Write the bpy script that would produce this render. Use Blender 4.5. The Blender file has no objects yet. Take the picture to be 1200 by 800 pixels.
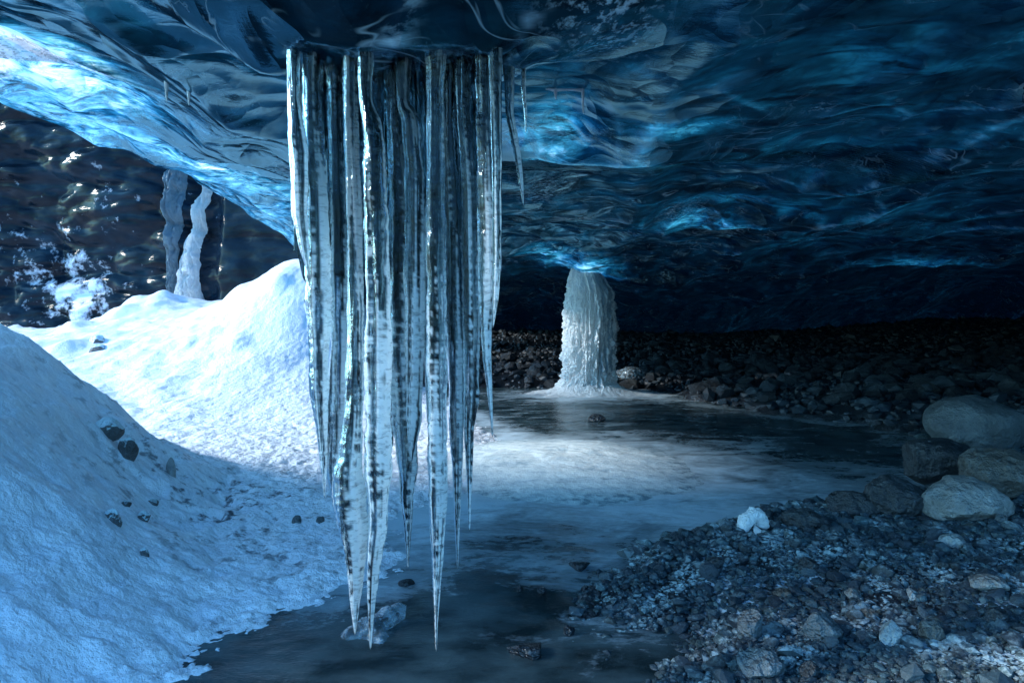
import bpy, math, random
import numpy as np

random.seed(7)
rng = np.random.default_rng(11)
scene = bpy.context.scene
col = scene.collection
CAM_H = 1.3

# ------------------------------------------------------------------ noise
_perm = np.random.default_rng(5).permutation(256)
_perm = np.concatenate([_perm, _perm, _perm])
_g = np.random.default_rng(6).normal(size=(256, 3)); _g /= np.linalg.norm(_g, axis=1)[:, None]

def perlin(x, y, z=0.0):
    x, y, z = np.broadcast_arrays(np.asarray(x, float), np.asarray(y, float), np.asarray(z, float))
    xi, yi, zi = np.floor(x).astype(int), np.floor(y).astype(int), np.floor(z).astype(int)
    xf, yf, zf = x - xi, y - yi, z - zi
    u, v, w = [t * t * t * (t * (t * 6 - 15) + 10) for t in (xf, yf, zf)]
    def gr(dx, dy, dz):
        h = _perm[_perm[_perm[(xi + dx) & 255] + ((yi + dy) & 255)] + ((zi + dz) & 255)]
        g = _g[h]
        return g[..., 0] * (xf - dx) + g[..., 1] * (yf - dy) + g[..., 2] * (zf - dz)
    l = lambda a, b, t: a + t * (b - a)
    return 1.6 * l(l(l(gr(0,0,0), gr(1,0,0), u), l(gr(0,1,0), gr(1,1,0), u), v),
                   l(l(gr(0,0,1), gr(1,0,1), u), l(gr(0,1,1), gr(1,1,1), u), v), w)

def fbm(x, y, z=0.0, o=4, gain=.5):
    s, a, f = 0, 1, 1
    for i in range(o):
        s = s + a * perlin(x * f + 17.3 * i, y * f - 9.1 * i, np.asarray(z) * f + 3.7 * i)
        a *= gain; f *= 2.03
    return s

def worley(x, y, seed=0, jit=.9):
    """distance to the nearest feature point and F2-F1"""
    xi, yi = np.floor(x).astype(int), np.floor(y).astype(int)
    f1 = np.full(x.shape, 9.0); f2 = np.full(x.shape, 9.0)
    for dx in (-1, 0, 1):
        for dy in (-1, 0, 1):
            cx, cy = xi + dx, yi + dy
            h = _perm[_perm[(cx + seed) & 255] + (cy & 255)]
            px = cx + .5 + jit * (((h * 37) & 255) / 255 - .5)
            py = cy + .5 + jit * (((h * 91 + 53) & 255) / 255 - .5)
            d = np.hypot(px - x, py - y)
            f2 = np.minimum(f2, np.maximum(f1, d)); f1 = np.minimum(f1, d)
    return f1, f2 - f1

def ss(a, b, x):
    t = np.clip((np.asarray(x, float) - a) / (b - a), 0, 1)
    return t * t * (3 - 2 * t)

def gauss(x, y, cx, cy, rx, ry):
    return np.exp(-((x - cx) / rx) ** 2 - ((y - cy) / ry) ** 2)

# ------------------------------------------------------------------ heights
_ry = [0, 2.0, 2.42, 3.1, 3.7, 4.16, 4.5, 4.73, 5.2, 6.2, 7.5, 9.0, 10.5, 12, 14, 40]
_rx = [.44, .42, .44, .47, .54, 1.2, 1.8, 2.36, 3.2, 4.0, 4.5, 3.4, 2.7, 2.3, 1.5, 1.5]
def bank_edge(y): return np.interp(y, _ry, _rx)

def ground_h(x, y):
    x = np.asarray(x, float); y = np.asarray(y, float)
    n = fbm(x * 1.3, y * 1.3, 2.0, 4)
    e = x - bank_edge(y) + .34 * n + .05 * fbm(x * 6, y * 6, 12, 2)
    far = y - 12.0 - .25 * n
    h = -.09 + .15 * ss(-.35, .5, e) + .045 * np.clip(e, 0, 6) + .012 * n
    h = np.maximum(h, -.09 + .2 * ss(0, .8, far) + .06 * np.clip(far, 0, 9) + .03 * n)
    h = h + .15 * ss(14, 22, y) + .25 * np.clip(x - 9, 0, 10) * .4
    return h

_sy = [0, 2.0, 2.42, 2.9, 3.15, 3.5, 4.5, 4.9, 6, 7.5, 9, 11, 13, 20]
_sx = [-1.6, -1.45, -1.25, -1.08, -.80, -.72, -.74, -.30, -.1, -.2, -.7, -1.6, -2.0, -2.5]
def snow_h(x, y):
    x = np.asarray(x, float); y = np.asarray(y, float)
    n = fbm(x * 1.1 + 4, y * 1.1, 7.0, 4)
    nf = fbm(x * 7, y * 7, 3.0, 3)
    edge = np.interp(y, _sy, _sx)
    d = edge - x + .06 * n + .03 * nf + .03 * perlin(x * 30, y * 30, 4)
    h = -.04 + .085 * ss(-.34, .36, d) + .05 * ss(.3, 2, d)
    h = h + (.014 * perlin(x * 44, y * 44, 5) + .010 * perlin(x * 85, y * 85, 6) + .006 * perlin(x * 16, y * 24, 6)) * np.exp(-((d + .02) / .22) ** 2)
    xe = -2.05 + (5 - y) * .34
    mt = np.clip((xe - x + .08 * n) / 1.95, 0, 1)
    mound = 1.33 * (.40 * mt + .60 * mt * mt * (3 - 2 * mt)) * (1 - ss(4.7, 6.6, y)) * ss(.2, 3.2, y)
    mound = mound + .05 * fbm(x * 2.2, y * 2.2, 15, 3) * ss(.1, .5, mt)
    h = h + mound
    back = 1.15 * ss(7.2, 13.5, y) * ss(-1.2, -3.8, x)
    back = back + .12 * np.clip(y - 13, 0, 6) * ss(-3, -5, x) * ss(-9, -7, x) - .25 * ss(-7.5, -9.5, x) * ss(9, 13, y)
    back = back + 1.15 * gauss(x, y, -4.15, 13.6, 1.25, 2.2)
    back = back + .4 * gauss(x, y, -7.4, 14.2, .8, 1.1) - .2 * gauss(x, y, -10.5, 12.5, 2.2, 2.5)
    h = h + back
    # lumps and slumped blocks on the slope at the back
    f1, e1 = worley(x * 1.5, y * 1.1, 3)
    lump = ss(.25, .75, perlin(x * .6, y * .6, 11) + .35)
    h = h + .12 * (ss(.5, .0, f1)) * lump * ss(8.8, 11.5, y) * ss(-1.5, -4, x)
    h = h + .03 * n + .013 * nf * (1 - .5 * ss(6, 9, y)) + .008 * fbm(x * 20, y * 26, 1, 2)
    p1, _ = worley(x * 5 + .6 * n, y * 6, 12); p2, _ = worley(x * 11, y * 13, 19)
    h = h - (.022 * (1 - ss(0, .4, p1)) * ss(.0, .4, perlin(x * 1.4, y * 1.4, 18)) + .007 * (1 - ss(0, .4, p2))) * ss(.1, .5, d) * (1 - .6 * ss(7, 10, y))
    # bare, stony little hollows near the toe of the mound
    toe = gauss(x, y, -2.0, 4.3, .75, .8)
    h = h - .05 * toe * ss(-1.5, -1.9, x) * ss(.1, .5, fbm(x * 4, y * 4, 9, 2))
    return h

_ly = [0, 4.1, 4.4, 6.0, 7.3, 8.5, 10, 11, 12, 13, 14.5, 17, 26]
_lx = [-13, -12.5, -5.1, -5.0, -5.7, -5.35, -5.2, -4.95, -4.6, -4.1, -3.5, -3.2, -3.2]  # unseen near part shaped to sun the ice mound and shade the foreground
def lip_x(y): return np.interp(y, _ly, _lx)

def ceil_h(x, y):
    x = np.asarray(x, float); y = np.asarray(y, float)
    wx = x + .35 * fbm(x * .5, y * .5, 21, 2); wy = y + .35 * fbm(x * .5, y * .5, 33, 2)
    left = np.log1p(np.exp(np.clip((-x - 1.0) / .35, -30, 30))) * .35
    z = 2.27 + .29 * left * (1 - .35 * ss(9, 13, y))
    z = z - .20 * ss(10, 13.2, y) * ss(0, -4, x)
    # the far roof dips toward the floor
    zf = 2.08 - .56 * ss(.8, 2.6, x) + .60 * ss(5.5, 9.5, x)
    z = z + (zf - z) * ss(9.5, 15, y) * ss(-3.5, -.5, x)
    # scallops: domed cups between sharp hanging ridges
    f1, e1 = worley(wx * .62 + .3, wy * .48 + .2, 1)
    z = z - .30 * (np.minimum(f1, 1.0) ** 1.7 - .35)
    f1, e1 = worley(wx * 1.5, wy * 1.05, 9)
    z = z - .12 * (np.minimum(f1, 1.0) ** 1.5 - .35)
    f1, e1 = worley(wx * 3.6, wy * 2.4, 17)
    z = z - .035 * (np.minimum(f1, 1.0) ** 1.5 - .35) * ss(.0, .5, perlin(x * .7, y * .7, 8) + .35)
    f1, e1 = worley(wx * 1.9 + wy * .4, wy * 1.2 - wx * .5, 29)
    z = z - .12 * (np.minimum(f1, 1.0) ** 1.6 - .35) * ss(-.6, -1.6, x)
    z = z + .10 * perlin(wx * .45, wy * .3, 5) + .012 * fbm(wx * 1.8, wy * 1.2, 6, 2)
    # layered ledges running across the roof
    s = wy + .18 * wx + .3 * perlin(wx * .4, wy * .8, 14)
    for k, (p0, a) in enumerate(((3.9, .13), (5.4, .12), (7.2, .14), (9.4, .16), (12.0, .14))):
        t = s - p0
        z = z - a * ss(-1.5, 0, t) * (1 - ss(0, .25, t)) * ss(-2.5, -.5, x)
    # the ridge that carries the hanging icicles
    w = gauss(x, y, -.38, 2.25, .80, .30)
    zr = 2.125 + .035 * perlin(x * 3.5, y * 2, 3) + .02 * perlin(x * 9, y * 6, 4) - .03 * gauss(x, y, -.36, 2.3, .5, .12)
    z = z + (zr - z) * np.minimum(1, 1.35 * w)
    z = z + .5 * ss(15.2, 16.5, y)
    # hidden ends: close the cave at the right and at the back
    z = z - 3.2 * ss(12.5, 18, x) - 2.6 * ss(17, 25, y) * ss(-3.4, -1.5, x)
    return z

def roof_ridges(x, y):
    wx = x + .35 * fbm(x * .5, y * .5, 21, 2); wy = y + .35 * fbm(x * .5, y * .5, 33, 2)
    _, a = worley(wx * .62 + .3, wy * .48 + .2, 1); _, b = worley(wx * 1.5, wy * 1.05, 9)
    _, c = worley(wx * 1.9 + wy * .4, wy * 1.2 - wx * .5, 29)
    return np.clip((1 - ss(0, .07, a)) + .7 * (1 - ss(0, .07, b)) + .8 * (1 - ss(0, .05, c)) * ss(-.6, -1.6, x), 0, 1) * ss(-.25, .35, perlin(x * 1.1, y * 1.1, 50))

def px2dir(px, py): return (px - 600) / 800.0, 1.0, (370 - py) / 800.0

def cast(px, py, h, d0=1.0, d1=30.0, below=True):
    """distance along a sight line at which it meets a height field"""
    a, _, c = px2dir(px, py)
    ds = np.linspace(d0, d1, 4000)
    f = CAM_H + c * ds - h(a * ds, ds)
    if not below: f = -f
    i = int(np.argmax(f < 0))
    d = ds[i]
    return a * d, d, CAM_H + c * d

def at(px, py, d):
    a, _, c = px2dir(px, py)
    return np.array((a * d, d, CAM_H + c * d))

# ------------------------------------------------------------------ mesh helpers
def mesh_np(name, verts, faces, mat=None, smooth=True, attrs=None):
    verts = np.asarray(verts, np.float32); faces = np.asarray(faces, np.int32)
    n = faces.shape[1]
    me = bpy.data.meshes.new(name)
    me.vertices.add(len(verts)); me.vertices.foreach_set('co', verts.ravel())
    me.loops.add(faces.size); me.loops.foreach_set('vertex_index', faces.ravel())
    me.polygons.add(len(faces))
    me.polygons.foreach_set('loop_start', np.arange(0, faces.size, n, dtype=np.int32))
    me.polygons.foreach_set('use_smooth', np.full(len(faces), smooth))
    me.update(calc_edges=True)
    for k, v in (attrs or {}).items():
        a = me.attributes.new(k, 'FLOAT', 'POINT'); a.data.foreach_set('value', np.asarray(v, np.float32))
    if mat: me.materials.append(mat)
    return me

def link(name, me, parent=None, loc=(0, 0, 0)):
    o = bpy.data.objects.new(name, me); col.objects.link(o); o.location = loc
    if parent: o.parent = parent
    return o

def tag(o, label=None, cat=None, group=None, kind=None):
    if label: o['label'] = label
    if cat: o['category'] = cat
    if group: o['group'] = group
    if kind: o['kind'] = kind
    return o

def grid_faces(nr, nc, wrap=False):
    i = np.arange(nr - 1)[:, None]; j = np.arange(nc if wrap else nc - 1)[None, :]
    j2 = (j + 1) % nc
    f = np.stack([i * nc + j, i * nc + j2, (i + 1) * nc + j2, (i + 1) * nc + j], -1)
    return f.reshape(-1, 4)

def sinh_axis(lo, hi, n, c=0.0, k=3.0):
    """values from lo to hi, packed around c"""
    a = math.asinh((lo - c) * k); b = math.asinh((hi - c) * k)
    return c + np.sinh(np.linspace(a, b, n)) / k

# ------------------------------------------------------------------ node helpers
class NT:
    def __init__(s, name):
        s.m = bpy.data.materials.new(name); s.m.use_nodes = True
        s.t = s.m.node_tree; s.t.nodes.clear()
        s.out = s.t.nodes.new('ShaderNodeOutputMaterial')
    def n(s, typ, **kw):
        nd = s.t.nodes.new('ShaderNode' + typ)
        for k, v in kw.items():
            if k in nd.bl_rna.properties: setattr(nd, k, v)
        return nd
    def set(s, sock, v):
        if isinstance(v, bpy.types.NodeSocket): s.t.links.new(v, sock)
        elif v is not None:
            if isinstance(v, (tuple, list)) and len(v) == 3 and sock.type == 'RGBA': v = (*v, 1)
            sock.default_value = v
    def pos(s, scale=(1, 1, 1), rot=(0, 0, 0), space='pos'):
        src = s.n('NewGeometry').outputs['Position'] if space == 'pos' else s.n('TexCoord').outputs['Object']
        mp = s.n('Mapping'); s.set(mp.inputs['Vector'], src)
        mp.inputs['Scale'].default_value = scale; mp.inputs['Rotation'].default_value = rot
        return mp.outputs[0]
    def noise(s, vec, scale, detail=4, rough=.55, dist=0.0, typ='FBM'):
        nd = s.n('TexNoise'); nd.noise_type = typ
        s.set(nd.inputs['Vector'], vec)
        nd.inputs['Scale'].default_value = scale; nd.inputs['Detail'].default_value = detail
        nd.inputs['Roughness'].default_value = rough; nd.inputs['Distortion'].default_value = dist
        return nd.outputs[0]
    def vor(s, vec, scale, feature='F1', rand=1.0):
        nd = s.n('TexVoronoi'); nd.feature = feature
        s.set(nd.inputs['Vector'], vec); nd.inputs['Scale'].default_value = scale
        nd.inputs['Randomness'].default_value = rand
        return nd.outputs['Distance']
    def ramp(s, fac, stops, interp='LINEAR'):
        nd = s.n('ValToRGB'); s.set(nd.inputs[0], fac); cr = nd.color_ramp; cr.interpolation = interp
        while len(cr.elements) > 1: cr.elements.remove(cr.elements[-1])
        for i, (p, c) in enumerate(stops):
            e = cr.elements[0] if i == 0 else cr.elements.new(p)
            e.position = p
            e.color = (c, c, c, 1) if isinstance(c, (int, float)) else (*c, 1)
        return nd.outputs[0]
    def math(s, op, a, b=None, c=None, clamp=False):
        nd = s.n('Math'); nd.operation = op; nd.use_clamp = clamp
        s.set(nd.inputs[0], a)
        if b is not None: s.set(nd.inputs[1], b)
        if c is not None: s.set(nd.inputs[2], c)
        return nd.outputs[0]
    def mix(s, f, a, b, mode='MIX'):
        nd = s.n('Mix'); nd.data_type = 'RGBA'; nd.blend_type = mode
        s.set(nd.inputs[0], f); s.set(nd.inputs[6], a); s.set(nd.inputs[7], b)
        return nd.outputs[2]
    def attr(s, name, what='Fac'):
        nd = s.n('Attribute'); nd.attribute_name = name
        return nd.outputs[what]
    def bump(s, h, strength, dist, normal=None):
        nd = s.n('Bump'); s.set(nd.inputs['Height'], h); nd.inputs['Strength'].default_value = strength
        nd.inputs['Distance'].default_value = dist
        if normal is not None: s.set(nd.inputs['Normal'], normal)
        return nd.outputs[0]
    def princ(s, color, rough, normal=None, **kw):
        nd = s.n('BsdfPrincipled'); s.set(nd.inputs['Base Color'], color); s.set(nd.inputs['Roughness'], rough)
        if normal is not None: s.set(nd.inputs['Normal'], normal)
        for k, v in kw.items(): s.set(nd.inputs[k], v)
        return nd.outputs[0]
    def shader(s, typ, **kw):
        nd = s.n(typ)
        for k, v in kw.items(): s.set(nd.inputs[k], v)
        return nd.outputs[0]
    def mixs(s, f, a, b):
        nd = s.n('MixShader'); s.set(nd.inputs[0], f); s.set(nd.inputs[1], a); s.set(nd.inputs[2], b)
        return nd.outputs[0]
    def adds(s, a, b):
        nd = s.n('AddShader'); s.set(nd.inputs[0], a); s.set(nd.inputs[1], b)
        return nd.outputs[0]
    def done(s, surf):
        s.t.links.new(surf, s.out.inputs['Surface']); return s.m

# ------------------------------------------------------------------ materials
def mat_snow():
    t = NT('snow'); p = t.pos()
    g = t.noise(p, 42, 3, .6); f = t.noise(p, 190, 2, .6); m = t.noise(p, 6, 4)
    nb = t.bump(g, .75, .02); nb = t.bump(f, .5, .006, nb); nb = t.bump(m, .35, .06, nb)
    dirt = t.math('MULTIPLY', t.ramp(t.noise(p, 9, 5, .65), [(.54, 0.0), (.64, 1.0)]), t.attr('dirt'))
    c = t.mix(t.math('MULTIPLY', dirt, .85), t.ramp(m, [(.3, (.76, .82, .90)), (.7, (.90, .92, .95))]), (.07, .08, .10))
    sp = t.ramp(t.noise(p, 300, 1), [(.70, 0.0), (.75, 1.0)])
    c = t.mix(t.math('MULTIPLY', sp, .25), c, (.2, .24, .3))
    return t.done(t.princ(c, .55, nb, **{'Specular IOR Level': .3}))

def mat_ground():
    t = NT('wet_gravel_bed'); p = t.pos()
    v = t.vor(p, 38); n = t.noise(p, 5, 5, .6)
    c = t.ramp(v, [(0, (.055, .062, .07)), (.6, (.012, .015, .02))])
    frost = t.ramp(t.math('ADD', t.math('MULTIPLY', n, .7), t.math('MULTIPLY', t.noise(p, 22, 4, .7), .3)), [(.50, 0.0), (.60, 1.0)])
    frost = t.math('MULTIPLY', frost, t.attr('frost'))
    c = t.mix(t.math('MULTIPLY', frost, .9), c, (.52, .64, .74))
    c = t.mix(t.attr('back'), c, (.002, .005, .009))  # gloom at the back of the cave painted into the ground colour
    nb = t.bump(v, .8, .02); nb = t.bump(t.noise(p, 70, 3), .5, .01, nb)
    return t.done(t.princ(c, t.ramp(frost, [(0, .35), (1, .6)]), nb))

def mat_stream():
    t = NT('stream_ice'); p = t.pos((1, 1.8, 1), (0, 0, .35)); q = t.pos((.9, 1.5, 1), (0, 0, -.2))
    n = t.noise(q, 1.7, 9, .68, .8); m = t.noise(p, 14, 5, .7)
    fr = t.math('ADD', t.math('MULTIPLY', n, .75), t.math('MULTIPLY', m, .3))
    fr = t.math('ADD', fr, t.math('MULTIPLY', t.attr('frost'), .34))
    fac = t.ramp(fr, [(.58, 0.0), (.70, .35), (.86, .85)])
    dark = t.ramp(t.noise(q, 3.2, 4), [(.38, (.006, .014, .017)), (.62, (.045, .075, .085))])
    c = t.mix(fac, dark, (.55, .68, .76))
    rg = t.math('ADD', t.ramp(fac, [(0, .10), (.4, .40), (1, .55)]), t.ramp(t.noise(q, .9, 5, .6), [(.42, 0.0), (.6, .16)]))
    nb = t.bump(n, .25, .04); nb = t.bump(m, .35, .012, nb)
    nb = t.bump(t.noise(p, 90, 2), .25, .004, nb)
    return t.done(t.princ(c, rg, nb, IOR=1.31))

def mat_ceiling():
    t = NT('glacier_ice')
    p = t.pos(); st = t.pos((.8, 1.3, 1.5), (0, 0, .3)); st2 = t.pos((.75, 1.8, 1.6), (0, 0, -.35))
    big = t.noise(st, 1.3, 5, .55, .5); mid = t.noise(st2, 2.6, 7, .62, 1.4); fine = t.noise(p, 30, 4, .65)
    wp = t.n('VectorMath'); wp.operation = 'MULTIPLY_ADD'
    wn = t.n('TexNoise'); t.set(wn.inputs['Vector'], p); wn.inputs['Scale'].default_value = 1.6; wn.inputs['Detail'].default_value = 2
    t.set(wp.inputs[0], wn.outputs['Color']); wp.inputs[1].default_value = (.5, .5, .5); t.set(wp.inputs[2], t.pos((1, .8, .6), (0, 0, .3)))
    cup = t.vor(wp.outputs[0], 2.1); cup2 = t.vor(wp.outputs[0], 5.5)
    glow = t.attr('thin'); ridge = t.attr('ridge')
    v = t.math('ADD', t.math('MULTIPLY', big, 1.1), t.math('MULTIPLY', mid, 1.1))
    v = t.math('ADD', v, t.math('MULTIPLY', cup2, -.45))
    v = t.math('ADD', v, t.math('MULTIPLY', cup, -.35))
    v = t.math('SUBTRACT', v, .78)
    g = t.math('ADD', glow, t.math('MULTIPLY', v, t.math('ADD', t.math('MULTIPLY', glow, 1.25), .14)))
    sm = t.noise(t.pos((.8, 1.4, 1.4), (0, 0, .5)), 7, 5, .6, 1.2)
    g = t.math('ADD', g, t.math('MULTIPLY', t.math('SUBTRACT', sm, .5), t.math('MULTIPLY', glow, 1.5)))
    g = t.math('ADD', g, t.math('MULTIPLY', ridge, t.math('ADD', t.math('MULTIPLY', glow, .6), .07)), clamp=True)  # ridge glints put into the transmitted colour too
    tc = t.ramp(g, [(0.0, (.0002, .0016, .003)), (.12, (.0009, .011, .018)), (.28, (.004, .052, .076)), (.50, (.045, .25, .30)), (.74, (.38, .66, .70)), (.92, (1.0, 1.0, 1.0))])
    cr = t.ramp(t.noise(st, 1.6, 3, .5, 1.0), [(.488, 0.0), (.5, 1.0), (.512, 0.0)])
    cr2 = t.ramp(t.noise(st2, 1.3, 2, .5, 1.0), [(.493, 0.0), (.5, 1.0), (.507, 0.0)])
    crk = t.math('MULTIPLY', t.math('MAXIMUM', cr, cr2), t.ramp(t.noise(p, 1.3, 4), [(.50, 0.0), (.64, 1.0)]))
    sed = t.math('MULTIPLY', t.ramp(t.noise(st2, 1.5, 8, .68, 1.8), [(.57, 0.0), (.64, 1.0)]), .9)
    sed = t.math('MAXIMUM', sed, t.math('MULTIPLY', t.attr('silt'), t.ramp(mid, [(.38, 1.0), (.58, 0.0)])))
    fil = t.noise(wp.outputs[0], 4.2, 7, .66, .5)
    thread = t.ramp(fil, [(.455, 0.0), (.495, 1.0), (.505, 1.0), (.545, 0.0)])
    vein = t.ramp(t.noise(wp.outputs[0], 2.6, 4, .55, .8), [(.485, 0.0), (.5, 1.0), (.515, 0.0)])
    tc = t.mix(t.math('MULTIPLY', thread, .45), tc, (.0006, .004, .007))
    tc = t.mix(sed, tc, (.0004, .0012, .0025))
    base = t.ramp(v, [(.0, (.001, .004, .006)), (.3, (.0035, .018, .024)), (.6, (.011, .05, .066))])
    fro = t.math('MULTIPLY', t.ramp(fine, [(.50, 0.0), (.62, 1.0)]), t.attr('rime'))
    pale = t.math('MAXIMUM', t.math('MULTIPLY', crk, .5), t.math('MULTIPLY', fro, .85))
    pale = t.math('MAXIMUM', pale, t.math('MULTIPLY', ridge, t.ramp(mid, [(.48, 0.0), (.66, .55)])))  # white glints along the ridges painted into the base colour
    pale = t.math('MAXIMUM', pale, t.math('MULTIPLY', vein, t.ramp(t.noise(p, 2.2, 3), [(.48, 0.0), (.66, .34)])))
    base = t.mix(pale, base, (.55, .72, .80))
    nb = t.bump(cup, .65, .18); nb = t.bump(cup2, .42, .06, nb); nb = t.bump(mid, .10, .05, nb); nb = t.bump(fil, .16, .03, nb)
    bub = t.math('MULTIPLY', t.ramp(t.noise(p, 75, 2, .5), [(.60, 0.0), (.68, 1.0)]), t.ramp(t.noise(p, 1.9, 3), [(.54, 0.0), (.68, .5)]))
    rg = t.math('ADD', t.ramp(mid, [(.3, .03), (.7, .15)]), t.math('MULTIPLY', fro, .4))
    base = t.mix(t.math('MULTIPLY', bub, .5), base, (.30, .46, .52))
    body = t.princ(base, .5, nb, **{'Specular IOR Level': 0.0})
    fz = t.n('Fresnel'); fz.inputs['IOR'].default_value = 1.33; t.set(fz.inputs['Normal'], nb)
    gloss = t.shader('BsdfGlossy', Color=(.27, .54, .64), Roughness=rg, Normal=nb)
    surf = t.mixs(t.math('MULTIPLY', fz.outputs[0], .36), body, gloss)
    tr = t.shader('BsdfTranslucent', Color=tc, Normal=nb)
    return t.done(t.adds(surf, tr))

def mat_wall():
    t = NT('dark_ice_wall'); p = t.pos(); st = t.pos((.9, 1, 2.4), (0, .06, 0))
    n = t.noise(st, .8, 6, .6, .7); m = t.noise(st, 3.5, 5, .6, 1.0)
    v = t.vor(t.pos((1.1, 1, 2.0)), 1.5, 'SMOOTH_F1')
    c = t.ramp(n, [(.3, (.002, .004, .008)), (.55, (.005, .014, .026)), (.75, (.012, .04, .065))])
    sn = t.ramp(t.math('ADD', t.noise(p, 2.4, 6, .7), t.math('MULTIPLY', t.attr('rime'), .22)), [(.67, 0.0), (.82, 1.0)])
    c = t.mix(sn, c, (.66, .72, .84))
    nb = t.bump(v, .32, .4); nb = t.bump(m, .14, .12, nb)
    return t.done(t.princ(c, t.ramp(sn, [(0, .04), (1, .6)]), nb, IOR=1.31, **{'Specular IOR Level': .35, 'Specular Tint': (1.0, .84, .66, 1)}))  # warm light of the glints put into the specular tint

def mat_icicle():
    t = NT('clear_icicle_ice'); p = t.pos(); z = t.pos((.3, .3, 1))
    n = t.noise(z, 80, 4, .7, .3); b = t.noise(t.pos((6, 6, .6)), 9, 4, .65)
    nb = t.bump(n, .26, .006); nb = t.bump(b, .5, .008, nb); nb = t.bump(t.noise(p, 240, 2), .3, .0015, nb)
    fac = t.math('MULTIPLY', t.attr('white'), t.ramp(n, [(.34, .5), (.50, 1.0)]), clamp=True)
    fac = t.math('ADD', fac, t.ramp(b, [(.64, 0.0), (.76, .12)]), clamp=True)
    streak = t.noise(t.pos((1, 1, .06)), 60, 3, .6, .2)
    tint = t.ramp(t.math('ADD', t.math('MULTIPLY', streak, .75), t.math('MULTIPLY', n, .25)), [(.42, (.04, .075, .095)), (.54, (.36, .48, .53)), (.64, (1.0, 1.0, 1.0))])
    fz = t.n('Fresnel'); fz.inputs['IOR'].default_value = 1.31; t.set(fz.inputs['Normal'], nb)
    rf = t.shader('BsdfRefraction', Color=tint, Roughness=.012, IOR=1.31, Normal=nb)
    gs = t.shader('BsdfGlossy', Color=(.95, .98, 1.0), Roughness=.03, Normal=nb)
    gl = t.mixs(fz.outputs[0], rf, gs)
    df = t.shader('BsdfDiffuse', Color=(.97, .97, .95), Normal=nb)
    tl = t.shader('BsdfTranslucent', Color=(.97, .97, .96), Normal=nb)
    return t.done(t.mixs(fac, gl, t.mixs(.6, df, tl)))

def mat_white_ice(name='frozen_spray', tint=(.80, .88, .92), trans=.4):
    t = NT(name); p = t.pos(); z = t.pos((1.4, 1.4, .5))
    n = t.noise(z, 22, 5, .65); f = t.noise(p, 110, 3, .7); clear = t.attr('clear')
    c = t.mix(clear, t.ramp(n, [(.3, tuple(.86 * q for q in tint)), (.6, tint)]), (.05, .15, .23))
    nb = t.bump(n, .7, .05); nb = t.bump(f, .6, .012, nb)
    pr = t.princ(c, t.ramp(clear, [(0, .4), (1, .12)]), nb, IOR=1.31)
    tl = t.shader('BsdfTranslucent', Color=c, Normal=nb)
    return t.done(t.mixs(trans, pr, tl))

def mat_frosty():
    t = NT('rimed_ice'); p = t.pos()
    n = t.noise(p, 11, 6, .7); g = t.noise(t.pos((1, 1.6, 1), (0, 0, .4)), 4, 5, .65)
    f = t.ramp(t.math('ADD', t.math('MULTIPLY', n, .5), t.math('MULTIPLY', g, .5)), [(.36, 0.0), (.52, 1.0)])
    ed = t.ramp(t.math('ADD', t.attr('clear'), t.math('MULTIPLY', t.math('SUBTRACT', n, .5), 1.3)), [(.50, 1.0), (.88, 0.0)])
    f = t.math('MULTIPLY', f, ed)
    c = t.mix(f, t.mix(ed, (.20, .29, .34), (.40, .52, .58)), (.84, .92, .92))
    nb = t.bump(n, .5, .03); nb = t.bump(t.noise(p, 120, 2), .4, .006, nb)
    return t.done(t.princ(c, .5, nb, IOR=1.31))

def mat_clear():
    t = NT('clear_ice'); p = t.pos()
    nb = t.bump(t.noise(p, 35, 4), .4, .01)
    gl = t.shader('BsdfGlass', Color=(.85, .95, 1), Roughness=.08, IOR=1.31, Normal=nb)
    df = t.princ((.55, .68, .76), .3, nb)
    f = t.ramp(t.noise(p, 16, 4, .7), [(.4, .06), (.7, .6)])
    return t.done(t.mixs(f, gl, df))

def mat_stone(name, stops, frost=.5, per='obj', rough=.5, cap=False, speck=(.30, .35, .38)):
    t = NT(name)
    p = t.pos(space='obj') if per == 'obj' else t.pos()
    r = t.n('ObjectInfo').outputs['Random'] if per == 'obj' else t.attr('tone')
    n = t.noise(p, 3.2 if per == 'obj' else 60, 6, .7); s = t.noise(p, 14 if per == 'obj' else 160, 3, .7)
    c = t.ramp(r, stops)
    c = t.mix(1.0, c, t.ramp(n, [(.3, .45), (.7, 1.25)]), 'MULTIPLY')
    c = t.mix(t.ramp(s, [(.62, 0.0), (.7, .35)]), c, speck)
    geo = t.n('NewGeometry')
    sep = t.n('SeparateXYZ'); t.set(sep.inputs[0], geo.outputs['Normal'])
    wp = t.pos()
    fr = t.math('MULTIPLY', t.ramp(sep.outputs[2], [(.35, 0.0), (.85, 1.0)]), t.ramp(t.math('ADD', t.math('MULTIPLY', t.noise(wp, 4, 4, .6), .7), t.math('MULTIPLY', t.noise(wp, 45, 3, .7), .35)), [(.54, 0.0), (.63, 1.0)]))
    if cap: fr = t.ramp(t.math('ADD', sep.outputs[2], t.math('MULTIPLY', t.noise(wp, 30, 4), .5)), [(.50, 0.0), (.62, 1.0)])
    fr = t.math('MULTIPLY', fr, frost)
    c = t.mix(fr, c, (.60, .75, .79))
    nb = t.bump(n, .6, .25 if per == 'obj' else .01); nb = t.bump(s, .4, .06 if per == 'obj' else .004, nb)
    return t.done(t.princ(c, rough, nb))

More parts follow.
